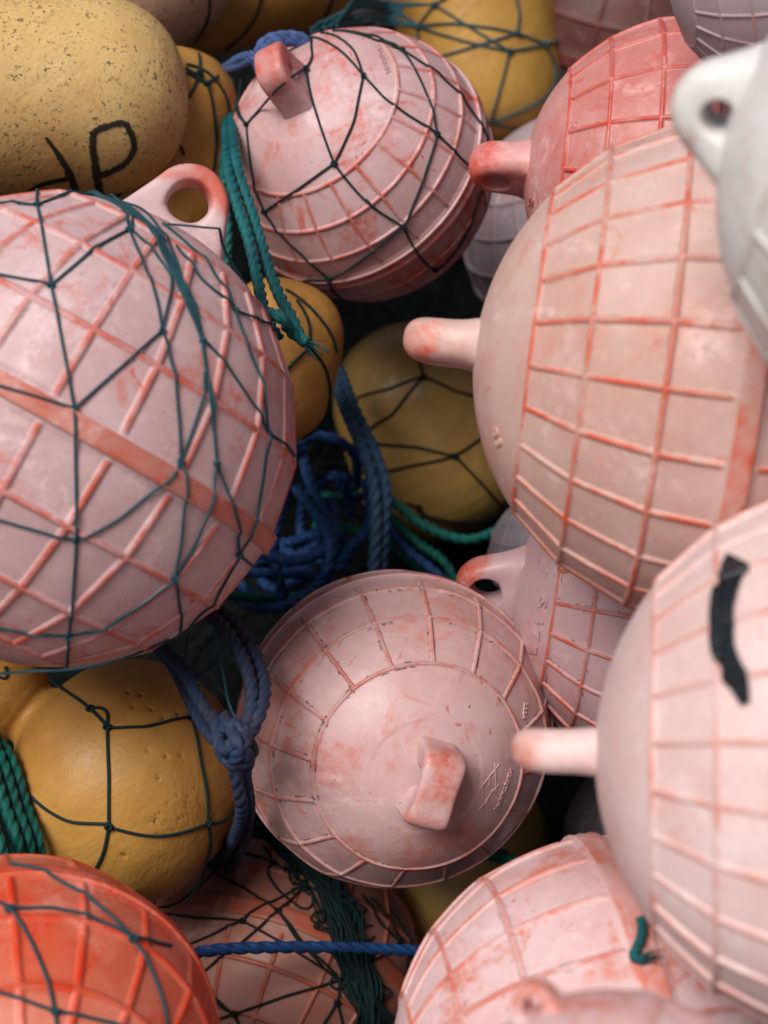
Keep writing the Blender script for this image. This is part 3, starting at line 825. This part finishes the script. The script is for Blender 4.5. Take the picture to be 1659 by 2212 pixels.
def net_big():
    N = Net('fishing_net', 'dark wide meshed net over the big amber waisted float', Y['big'], .00125, DTEAL)
    N.lines([(232, 1570), (236, 1680), (235, 1785)], [(232, 1575), (320, 1572), (412, 1550)], [(412, 1552), (432, 1650), (447, 1778)],
            [(235, 1785), (290, 1800), (340, 1806), (400, 1795), (447, 1778)], [(235, 1785), (225, 1840), (188, 1908)], [(447, 1778), (448, 1850), (432, 1915), (400, 1948)],
            [(235, 1778), (150, 1775), (90, 1740), (40, 1685), (5, 1600), (-20, 1540)], [(232, 1570), (195, 1532), (150, 1500), (110, 1470)],
            [(195, 1532), (225, 1528), (236, 1548), (230, 1570)], [(412, 1552), (404, 1505), (398, 1460), (392, 1420)], [(412, 1552), (416, 1520), (405, 1500)],
            [(447, 1778), (480, 1775), (505, 1750)], [(40, 1670), (22, 1600), (26, 1545), (55, 1480), (75, 1440)], [(10, 1440), (22, 1495), (8, 1535), (-15, 1540)])
    N.knots((232, 1572), (412, 1552), (235, 1785), (447, 1778), (195, 1532), (404, 1503))
    N.done()
net_big()
d = 1.12
rope('cord', px3([(505, 1752, 1.17), (528, 1720, 1.13), (540, 1680, 1.09), (540, 1620, 1.06), (538, 1590, 1.05), (515, 1560, 1.05), (495, 1520, 1.06), (485, 1470, 1.07), (472, 1400, 1.08), (462, 1330, 1.09)]), .0011, TEAL,
     'thin teal cord dropping from the large netted float past the blue knot', 'thin loose cords', 6)
rope('cord', px3([(398, 1468, 1.12), (440, 1452, 1.10), (478, 1428, 1.08), (474, 1380, 1.08), (466, 1335, 1.09)]), .0010, TEAL, 'short teal cord bridging the dark gap above the blue knot', 'thin loose cords', 6)
rope('cord', px3([(404, 1350, 1.12), (402, 1400, 1.12), (396, 1450, 1.12), (400, 1500, 1.12)]), .0010, TEAL, 'thin teal cord hanging straight beside the top of the amber waisted float', 'thin loose cords', 6)
rope('cord', px3([(100, 1860, 1.15), (150, 1885, 1.13), (200, 1915, 1.1), (260, 1955, 1.1), (330, 1962, 1.16), (400, 1940, 1.2), (520, 1830, 1.25)]), .0011, DTEAL, 'thin dark cord sagging below the big amber waisted float', 'thin loose cords', 6)

def net_upright():
    N = Net('fishing_net', 'dark teal net gathered over the upright golden float', Y['net5'], .0014, TEAL)
    N.lines([(940, 10), (1020, 62), (1100, 111)], [(905, 57), (970, 50), (1060, 60), (1116, 72)], [(830, 38), (905, 57)], [(1116, 72), (1175, 95), (1212, 85)],
            [(905, 57), (1000, 88), (1100, 111)], [(1100, 111), (1175, 95)], [(950, 122), (1050, 92), (1116, 72)], [(1116, 72), (1122, 30), (1112, -10)],
            [(1100, 111), (1080, 190), (1057, 262)], [(1175, 95), (1200, 145), (1195, 190), (1130, 235), (1057, 262)], [(1057, 262), (1110, 276), (1150, 272)],
            [(1057, 262), (1068, 315)], [(1205, -20), (1214, 60), (1206, 180), (1190, 260)], [(905, 57), (907, 92)], [(940, 10), (985, -15)], [(905, 57), (940, 10)])
    N.knots((940, 10), (905, 57), (1116, 72), (1100, 111), (1175, 95), (1057, 262))
    dd = Y['net5']['depth'] - .14
    for k in range(26):
        y0 = rnd.uniform(-10, 85); e = rnd.choice([(940, 10), (905, 57), (870, 20)])
        N.line([(690 + rnd.uniform(-20, 40), 40 + rnd.uniform(0, 55), 1.42), (770, y0 * .8 + rnd.uniform(-8, 8), 1.46), (840, y0 * .5 + 10, dd), (e[0], e[1], dd)], rad=.0012)
    N.done()
net_upright()

def net_small(key, label, rad, mat, ls, ks):
    N = Net('fishing_net', label, (F.get(key) or Y.get(key)), rad, mat)
    N.lines(*ls); N.knots(*ks); N.done()
net_small('six', 'dark cords round the amber float right of the large netted float', .0013, DTEAL,
          [[(667, 750), (640, 775), (612, 806)], [(667, 750), (640, 715), (628, 690)], [(667, 750), (700, 790), (712, 850), (700, 905), (650, 945)],
           [(617, 628), (650, 650), (690, 690), (725, 760)], [(640, 650), (668, 700), (667, 750)]], [(667, 750)])
net_small('mid', 'dark green cords crossing the amber float behind the lettered float', .0013, DTEAL,
          [[(400, 148), (447, 182), (462, 250), (466, 320), (460, 370)], [(402, 140), (440, 152), (480, 195), (498, 260), (500, 320)], [(428, 118), (430, 155), (422, 185), (408, 212)],
           [(402, 158), (430, 175), (447, 182), (470, 165)], [(370, 330), (385, 300), (398, 336)], [(404, 155), (438, 166)], [(240, 440), (280, 400), (292, 380)]], [(447, 182), (430, 160)])
for lab, l in (('left', [(566, -20), (556, 30), (530, 70), (486, 106)]), ('right', [(722, -20), (712, 15), (690, 50), (655, 80), (625, 98)])):
    N = Net('cord', lab + ' of two thin dark cords round the amber float at the top edge', Y['topy'], .0013, BLACKN, 'thin loose cords', 'rope'); N.line(l); N.done('twine')
N = Net('cord', 'thin black cord round the brown speckled float', Y['brown'], .0013, BLACKN, 'thin loose cords', 'rope'); N.line([(446, -30), (452, 0), (450, 30), (438, 62), (420, 95)]); N.done('twine')
net_small('coral', 'grey teal net over the bright coral float in the corner', .0011, TEAL,
          [[(-30, 1940), (0, 1950), (23, 1966), (110, 1962), (200, 1987), (285, 2027), (330, 2037), (368, 2045)], [(23, 1966), (60, 2020), (88, 2080), (118, 2185), (124, 2230)],
           [(20, 1868), (105, 1892), (190, 1942), (245, 1985), (285, 2027), (322, 2090), (350, 2160), (362, 2225)], [(118, 2185), (60, 2165), (-30, 2140)], [(118, 2185), (180, 2196), (260, 2215)]],
          [(23, 1966), (285, 2027), (118, 2185)])

def net_salmon():
    N = Net('fishing_net', 'thin black net spread over the brownish salmon float', F['salmon'], .00115, BLACKN)
    N.lines([(600, 1969), (530, 1922), (460, 1887)], [(600, 1969), (640, 1935), (655, 1912)], [(600, 1969), (660, 2045), (700, 2080), (732, 2117)], [(600, 1969), (520, 2040), (427, 2112)],
            [(524, 1990), (590, 1950), (655, 1912)], [(524, 1990), (430, 1985), (300, 1985)], [(524, 1990), (450, 2025), (370, 2057)], [(524, 1990), (620, 2045), (732, 2117)],
            [(732, 2117), (620, 2150), (507, 2187), (465, 2202)], [(427, 2112), (460, 2150), (507, 2187), (525, 2230)], [(732, 2117), (728, 2165), (690, 2225)], [(728, 2165), (742, 2225)],
            [(592, 1867), (550, 1850), (500, 1840)], [(592, 1867), (574, 1885), (600, 1925), (650, 1968), (672, 1965), (680, 1940), (640, 1890), (592, 1867)],
            [(600, 1969), (640, 2030), (700, 2090)], [(592, 1867), (570, 1830)], [(410, 2125), (470, 2170), (507, 2187)], [(800, 1940), (850, 2010), (880, 2060)], [(780, 1935), (820, 2000), (900, 2090)],
            [(840, 1960), (885, 2030), (890, 2070)], [(745, 2095), (800, 2080), (870, 2030)], [(880, 2060), (870, 2140), (850, 2200)])
    N.knots((600, 1969), (524, 1990), (427, 2112), (507, 2187), (732, 2117), (728, 2165), (592, 1867))
    N.done()
    # the gathered part of the same trawl: a dense hank
    H = Net('gathered_net', 'dense hank of black green netting draped down the salmon float', F['salmon'], .0011, mat_rope('hank twine', (.005, .022, .022), (.003, .010, .011), 16, .8), lift=1.0)
    r = random.Random(5)
    for k in range(62):
        H.lift = r.uniform(1, 9)
        o = [r.gauss(0, 1) for _ in range(7)]
        w = [9, 16, 22, 22, 20, 22, 26]
        cx = [565, 625, 690, 725, 752, 775, 800]; cy = [1795, 1850, 1905, 1970, 2050, 2130, 2230]
        a = 0; b = 7
        H.line([(cx[i] + o[i] * w[i] * .8 + (o[0] * 10), cy[i] + r.uniform(-8, 8)) for i in range(a, b)])
    for k in range(40):     # loose loops at the fringe
        H.lift = r.uniform(1, 6)
        t = r.random(); x = 640 + 170 * t + r.uniform(-30, 55); y = 1860 + 340 * t + r.uniform(-30, 30)
        L = []; a0 = r.uniform(0, 6.28); q = r.uniform(14, 42); sq = r.uniform(.3, .8); an = r.uniform(0, 3.14)
        for i in range(9):
            a = a0 + i / 8 * r.uniform(4, 6)
            u_, v_ = math.cos(a) * q, math.sin(a) * q * sq
            L.append((x + u_ * math.cos(an) - v_ * math.sin(an), y + u_ * math.sin(an) + v_ * math.cos(an)))
        H.line(L, rad=.0009)
    H.lift = 4
    H.knots(*[(640 + 150 * t + r.uniform(-25, 45), 1870 + 320 * t) for t in [i / 12 for i in range(13)]])
    H.done('twine')
net_salmon()

# ================================================================ ropes
GT = 'thick laid ropes between the floats'
rope('rope', px3([(482, 180, 1.40), (488, 260, 1.32), (490, 310, 1.24), (494, 370, 1.2), (512, 440, 1.18), (538, 520, 1.16), (556, 600, 1.14), (568, 660, 1.12), (585, 705, 1.10), (600, 728, 1.09)]), .0046, TEALR,
     'left strand of the teal rope hanging between the two netted floats', GT)
rope('rope', px3([(498, 180, 1.40), (502, 260, 1.31), (506, 310, 1.23), (517, 375, 1.20), (545, 460, 1.185), (572, 550, 1.165), (600, 630, 1.14), (632, 690, 1.12), (648, 730, 1.11)]), .0046, TEALR,
     'right strand of the teal rope hanging between the two netted floats', GT)
rope('rope', px3([(484, 330, 1.26), (482, 420, 1.26), (492, 500, 1.25), (488, 600, 1.26)]), .0040, GREEN, 'dark green rope behind the teal strands by the pierced ear', GT)
rope('rope', px3([(575, 715, 1.105), (572, 690, 1.09), (590, 678, 1.075), (612, 690, 1.07), (625, 712, 1.08), (646, 728, 1.085), (664, 741, 1.085)]), .0046, TEALR,
     'knotted frayed end of the teal rope over the amber float', GT, fray=True)
rope('rope', px3([(722, 800, 1.44), (745, 880, 1.40), (780, 960, 1.37), (805, 1040, 1.36), (812, 1130, 1.36), (806, 1250, 1.37)]), .0058, STEEL, 'left of two steel blue ropes running down beside the olive float', GT)
rope('rope', px3([(735, 800, 1.44), (765, 880, 1.40), (805, 965, 1.38), (832, 1050, 1.375), (830, 1140, 1.37), (822, 1250, 1.38)]), .0054, STEEL, 'right of two steel blue ropes running down beside the olive float', GT)
rope('rope', px3([(590, 1000, 1.42), (640, 960, 1.42), (690, 942, 1.43), (735, 955, 1.43), (768, 990, 1.45), (770, 1050, 1.5)]), .0052, BLUE, 'blue rope arching over the top of the blue coil', GT)
rope('rope', px3([(612, 940, 1.45), (625, 1010, 1.42), (612, 1080, 1.40), (598, 1140, 1.38), (592, 1200, 1.38), (604, 1260, 1.38), (622, 1320, 1.40)]), .0052, BLUE, 'upright blue rope at the left of the coil behind the large netted float', GT)
rope('rope', px3([(650, 960, 1.44), (665, 1030, 1.42), (692, 1090, 1.40), (715, 1150, 1.38), (715, 1210, 1.37), (695, 1270, 1.37), (670, 1330, 1.4)]), .0054, BLUE, 'blue rope bending down the middle of the coil', GT)
rope('rope', px3([(600, 1035, 1.43), (640, 1060, 1.41), (680, 1105, 1.39), (712, 1165, 1.36), (705, 1230, 1.35), (672, 1275, 1.36), (600, 1312, 1.36), (530, 1300, 1.36), (470, 1262, 1.38)]), .0054, BLUE, 'blue rope sweeping round the lower loop of the coil', GT)
rope('rope', px3([(520, 1195, 1.36), (570, 1198, 1.35), (630, 1212, 1.34), (690, 1195, 1.35), (720, 1150, 1.38), (715, 1080, 1.42)]), .0052, BLUE, 'blue rope crossing the coil sideways in front of the gap', GT)
rope('rope', px3([(500, 1225, 1.4), (560, 1238, 1.4), (640, 1240, 1.42), (700, 1255, 1.44), (760, 1290, 1.45)]), .0050, BLUE, 'lower blue rope half hidden under the coil', GT)
rope('rope', px3([(735, 1230, 1.42), (755, 1185, 1.41), (790, 1150, 1.42), (800, 1100, 1.43), (790, 1040, 1.46)]), .0050, BLUE, 'blue rope curving up to meet the steel blue pair', GT)
rope('rope', px3([(830, 1130, 1.45), (870, 1180, 1.44), (920, 1220, 1.43), (990, 1280, 1.42)]), .0050, NAVY, 'dark blue rope slanting down in the shade below the olive float', GT)
rope('rope', px3([(690, 1070, 1.50), (740, 1075, 1.49), (800, 1070, 1.48), (850, 1085, 1.47), (900, 1125, 1.46), (960, 1155, 1.45), (1020, 1165, 1.45), (1090, 1140, 1.46)]), .0048, GREEN, 'green rope passing under the base of the olive float', GT)
rope('rope', px3([(680, 1135, 1.52), (750, 1140, 1.50), (850, 1180, 1.48), (920, 1240, 1.45), (980, 1300, 1.44)]), .0048, GREEN, 'green rope low in the dark gap above the end on rose float', GT)
rope('rope', px3([(840, 1110, 1.49), (900, 1170, 1.48), (960, 1215, 1.46), (1000, 1290, 1.46)]), .0046, GREEN, 'green rope slanting through the shade left of the pierced orange ear', GT)
rope('rope', px3([(440, 1275, 1.30), (520, 1290, 1.32), (600, 1295, 1.40), (680, 1280, 1.45)]), .0045, GREEN, 'thin green rope under the blue coil', GT)
rope('rope', px3([(300, 1370, 1.16), (345, 1395, 1.12), (390, 1440, 1.08), (425, 1500, 1.05), (462, 1555, 1.03), (500, 1585, 1.025), (520, 1610, 1.02)]), .0048, MAUVE, 'left strand of the faded violet blue rope leading into the knot', GT)
rope('rope', px3([(330, 1385, 1.17), (375, 1440, 1.12), (410, 1510, 1.08), (445, 1575, 1.05), (475, 1605, 1.03), (495, 1635, 1.03)]), .0048, MAUVE, 'second faded violet blue strand against the amber float', GT)
rope('rope', px3([(425, 1315, 1.12), (470, 1340, 1.09), (505, 1385, 1.07), (532, 1440, 1.05), (545, 1500, 1.035), (540, 1545, 1.025), (515, 1580, 1.02), (480, 1600, 1.02)]), .0048, MAUVE, 'inner strand of the faded violet blue loop before the rose float', GT)
rope('rope', px3([(445, 1300, 1.13), (495, 1335, 1.10), (535, 1385, 1.08), (562, 1440, 1.06), (572, 1495, 1.04), (560, 1545, 1.025), (535, 1590, 1.02), (500, 1612, 1.02)]), .0048, MAUVE, 'outer strand of the faded violet blue loop before the rose float', GT)
rope('rope', px3([(462, 1545, 1.03), (472, 1580, 1.012), (478, 1618, 1.0), (492, 1644, .996), (518, 1650, .996), (540, 1636, 1.0), (543, 1612, 1.005), (528, 1598, .998), (505, 1606, .99), (488, 1622, .99), (474, 1606, 1.0),
     (478, 1580, 1.004), (498, 1566, .998), (520, 1572, .994), (530, 1590, .99), (522, 1618, .986), (508, 1636, .99), (500, 1652, 1.005)]), .0048, MAUVE, 'knot of faded violet blue rope between the amber and rose floats', GT)
rope('rope', px3([(486, 1548, 1.02), (502, 1578, .995), (514, 1604, .984), (530, 1628, .99), (535, 1648, 1.01), (520, 1664, 1.03)]), .0048, MAUVE, 'outer turn of the violet blue knot', GT)
rope('rope', px3([(500, 1630, 1.05), (512, 1690, 1.06), (522, 1745, 1.08), (510, 1800, 1.14), (480, 1850, 1.24), (440, 1890, 1.34)]), .0048, MAUVE, 'left tail of the violet blue rope below its knot', GT)
rope('rope', px3([(515, 1630, 1.06), (532, 1690, 1.07), (538, 1745, 1.09), (528, 1810, 1.16), (500, 1870, 1.26), (460, 1910, 1.36)]), .0044, MAUVE, 'right tail of the violet blue rope below its knot', GT)
for i, (dx, lab) in enumerate(((0, 'outer'), (24, 'middle'), (46, 'inner'))):
    rope('rope', px3([(-52 + dx, 1560 + i * 18, 1.12 + i * .01), (-20 + dx, 1650, 1.10 + i * .01), (8 + dx, 1740, 1.09 + i * .01), (34 + dx, 1815, 1.08 + i * .01), (46 + dx * 1.0, 1895, 1.09 + i * .01)]), .0049, GREEN,
         lab + ' strand of the green rope bundle at the left edge above the coral float', GT)
rope('rope', px3([(-60, 1690, 1.08), (-25, 1760, 1.07), (0, 1830, 1.06), (10, 1900, 1.06)]), .0049, GREEN, 'lowest green rope leaving the picture at the left edge', GT)
rope('rope', px3([(330, 2098, 1.12), (385, 2074, 1.14), (450, 2054, 1.155), (560, 2047, 1.17), (700, 2046, 1.19), (820, 2050, 1.21), (920, 2055, 1.23)]), .0047, NAVY, 'royal blue rope stretched straight across the salmon float', GT, lay=7.5)
rope('rope', px3([(1020, 1820, 1.22), (1060, 1838, 1.20), (1100, 1855, 1.19), (1140, 1880, 1.19)]), .0046, GREEN, 'short green rope below the end on rose float', GT)
rope('rope', px3([(1030, 1850, 1.22), (1065, 1850, 1.20), (1100, 1866, 1.19), (1130, 1890, 1.19)]), .0040, GREEN, 'second short green rope just under the first below the rose float', GT)
c = F['low']
q = [c['bvh'].ray_cast(EYE, ray(*p).normalized())[0] for p in ((1385, 1985), (1388, 2010), (1382, 2035), (1370, 2062), (1378, 2072), (1392, 2070))]
q = [p - ray(1380, 2030).normalized() * .004 for p in q]
rope('rope', q, .0030, TEALR, 'little teal rope scrap caught on the blotched pink float', GT, fray=True)

# blue lashing round the ear of the top float: turns follow the ear itself
def lashing():
    root = F['top']['root']; M = world_of(root); R = .11
    b = Batch(); rr = .0040
    for o in (0, 1, 2):
        b.cord(smooth_path(px3([(604 - 3 * o, 186, 1.285), (586 - 7 * o, 172 - 3 * o, 1.272), (574 - 9 * o, 145, 1.268), (578 - 8 * o, 112 - 6 * o, 1.266), (604 - 4 * o, 94 - 8 * o, 1.268),
               (640 + 4 * o, 93 - 7 * o, 1.272), (662 + 6 * o, 112 - 4 * o, 1.278), (664 + 5 * o, 140, 1.29)])), rr, lay=6)
    for o, dd in ((0, 0), (10, .01)):
        b.cord(smooth_path(px3([(596, 100 + o, 1.262), (570, 112 + o, 1.262), (545, 118 + o, 1.27), (520, 124 + o * 1.5, 1.29 + dd), (498, 138 + o, 1.33), (480, 150, 1.38)])), rr * .9, lay=6)
    b.cord(smooth_path(px3([(562, 128, 1.262), (580, 118, 1.25), (600, 108, 1.245), (606, 92, 1.25), (590, 82, 1.27)])), rr, lay=6)
    o = b.build('rope', mat_rope('pale blue lashing', (.06, .11, .26), (.04, .06, .15), 12))
    tag(o, 'pale blue rope lashed round the ear of the blotchy pink float', 'rope', GT)
lashing()

# ================================================================ writing, tape, mouldings
J = Y['jp']; INK = mat_marker()
ribbon_on(J, [(98, 296), (120, 325), (142, 360), (158, 395), (166, 430)], lambda t: 7 + 13 * min(1, t * 1.6), 'painted_letter', INK, J['root'])
ribbon_on(J, [(45, 425), (70, 408), (100, 395), (135, 388), (160, 382)], lambda t: 8 + 8 * t, 'painted_letter', INK, J['root'])
ribbon_on(J, [(202, 284), (200, 310), (204, 345), (209, 380), (216, 415), (220, 440)], lambda t: 17 + 8 * t, 'painted_letter', INK, J['root'])
ribbon_on(J, [(196, 292), (215, 278), (240, 270), (266, 266), (280, 282), (289, 312), (282, 338), (262, 358), (235, 372), (208, 382)], lambda t: 17 - 6 * max(0, t - .6), 'painted_letter', INK, J['root'])

T = F['tape']
ribbon_on(T, [(1598, 1212), (1580, 1250), (1566, 1300), (1563, 1350), (1566, 1400), (1580, 1440), (1600, 1480), (1614, 1522)], lambda t: 52 if t < .8 else 52 - 150 * (t - .8), 'tape_strip', TAPE, T['root'], lift=.0022, jit=.04)['label'] = 'strip of black tape on the pale float'

A = F['cap']
text_on(A, 'J.MMATEREN', (1069, 1748), (33, -88), (9.5, 4.0), PINK_T, A['root'], lift=.0008, label='maker name moulded in raised letters on the cap')
text_on(A, '2224', (1132, 1517), (-4, 36), (9, 1.5), PINK_T, A['root'], lift=.0009, name='raised_digits')
b = Batch()
for st in ([(1034, 1708), (1048, 1690), (1058, 1676), (1070, 1662), (1078, 1650)], [(1042, 1690), (1042, 1720), (1044, 1752)], [(1069, 1650), (1070, 1675), (1072, 1712)],
           [(1035, 1750), (1050, 1728), (1062, 1712), (1078, 1694)], [(1057, 1682), (1058, 1700)], [(1048, 1740), (1056, 1722), (1064, 1704)]):
    W = []
    for p in [tuple(p) for p in cat_rom([(*s_, 0) for s_ in st], 14)[:, :2]]:
        h = A['bvh'].ray_cast(EYE, ray(*p).normalized()); W.append(tuple(world_of(A['root']).inverted() @ h[0]))
    b.cord(W, .00055, seg=6, groove=0, step=.0008)
o = b.build('raised_emblem', PINK_T, A['root'])
V_ = F['mauve']
for ch, p in (('S', (1166, 1290)), ('4', (1159, 1326)), ('7', (1150, 1358)), ('I', (1145, 1388))):
    text_on(V_, ch, p, (-3, 20), (27, 7), DUSTY, V_['root'], lift=.0013, name='raised_digit')
text_on(F['red'], 'S', (1150, 448), (6, -20), (-14, -3), RED, F['red']['root'], lift=.001, name='raised_digit')
text_on(F['right'], '83', (1062, 925), (12, 40), (17, -6), PINK_L, F['right']['root'], lift=.0011, name='raised_digits')
K = F['top']
text_on(K, 'MATEREN', (812, 100), (22, 60), (12, -8), PINK_N, K['root'], lift=.0009)

def tangle():
    b = Batch(); r = random.Random(9)
    for k in range(150):
        x = r.uniform(-.42, .45); y = r.uniform(.75, 1.75)
        a = r.uniform(0, 6.28); P = []
        for i in range(r.randint(5, 10)):
            z = .11 + .42 * max(0, y - .82) + r.uniform(.01, .05)
            P.append((x, y, z)); a += r.gauss(0, 1.0); q = r.uniform(.025, .06)
            x += math.cos(a) * q; y += math.sin(a) * q
        b.cord(smooth_path(P, len(P) * 6), r.choice((.0009, .0012, .0016)), seg=5, step=.004, groove=0)
    o = b.build('netting_twine', mat_rope('dark green tangled twine', (.003, .011, .010), (.002, .005, .005), 14, .9))
    tag(o, 'tangle of dark green twine lying in the gaps on the netting', 'netting', None, 'stuff')
tangle()

for k, (cx_, cy_, w_, h_, a_) in enumerate(((620, 1120, 85, 70, .4), (650, 1215, 85, 55, -.5), (590, 1250, 95, 42, .1), (700, 1120, 50, 95, .2))):
    r_ = random.Random(40 + k); P_ = []; t0 = r_.uniform(0, 6.28)
    for i in range(11):
        t_ = t0 + i / 10 * r_.uniform(5.4, 6.8)
        u_, v_ = math.cos(t_) * w_ * r_.uniform(.85, 1.15), math.sin(t_) * h_ * r_.uniform(.85, 1.15)
        P_.append((cx_ + u_ * math.cos(a_) - v_ * math.sin(a_), cy_ + u_ * math.sin(a_) + v_ * math.cos(a_), 1.47 + .02 * math.sin(t_ * 1.7 + k)))
    rope('rope', px3(P_), .0050, BLUE, ('slack blue loop high in the dark gap beside the netted float', 'slack blue loop nearest the rim of the end on rose float', 'flat blue loop lowest beside the netted float',
         'tall narrow blue loop under the amber float', 'blue loop closest to the steel blue pair of ropes', 'blue loop pressed against the edge of the large netted float')[k], GT)
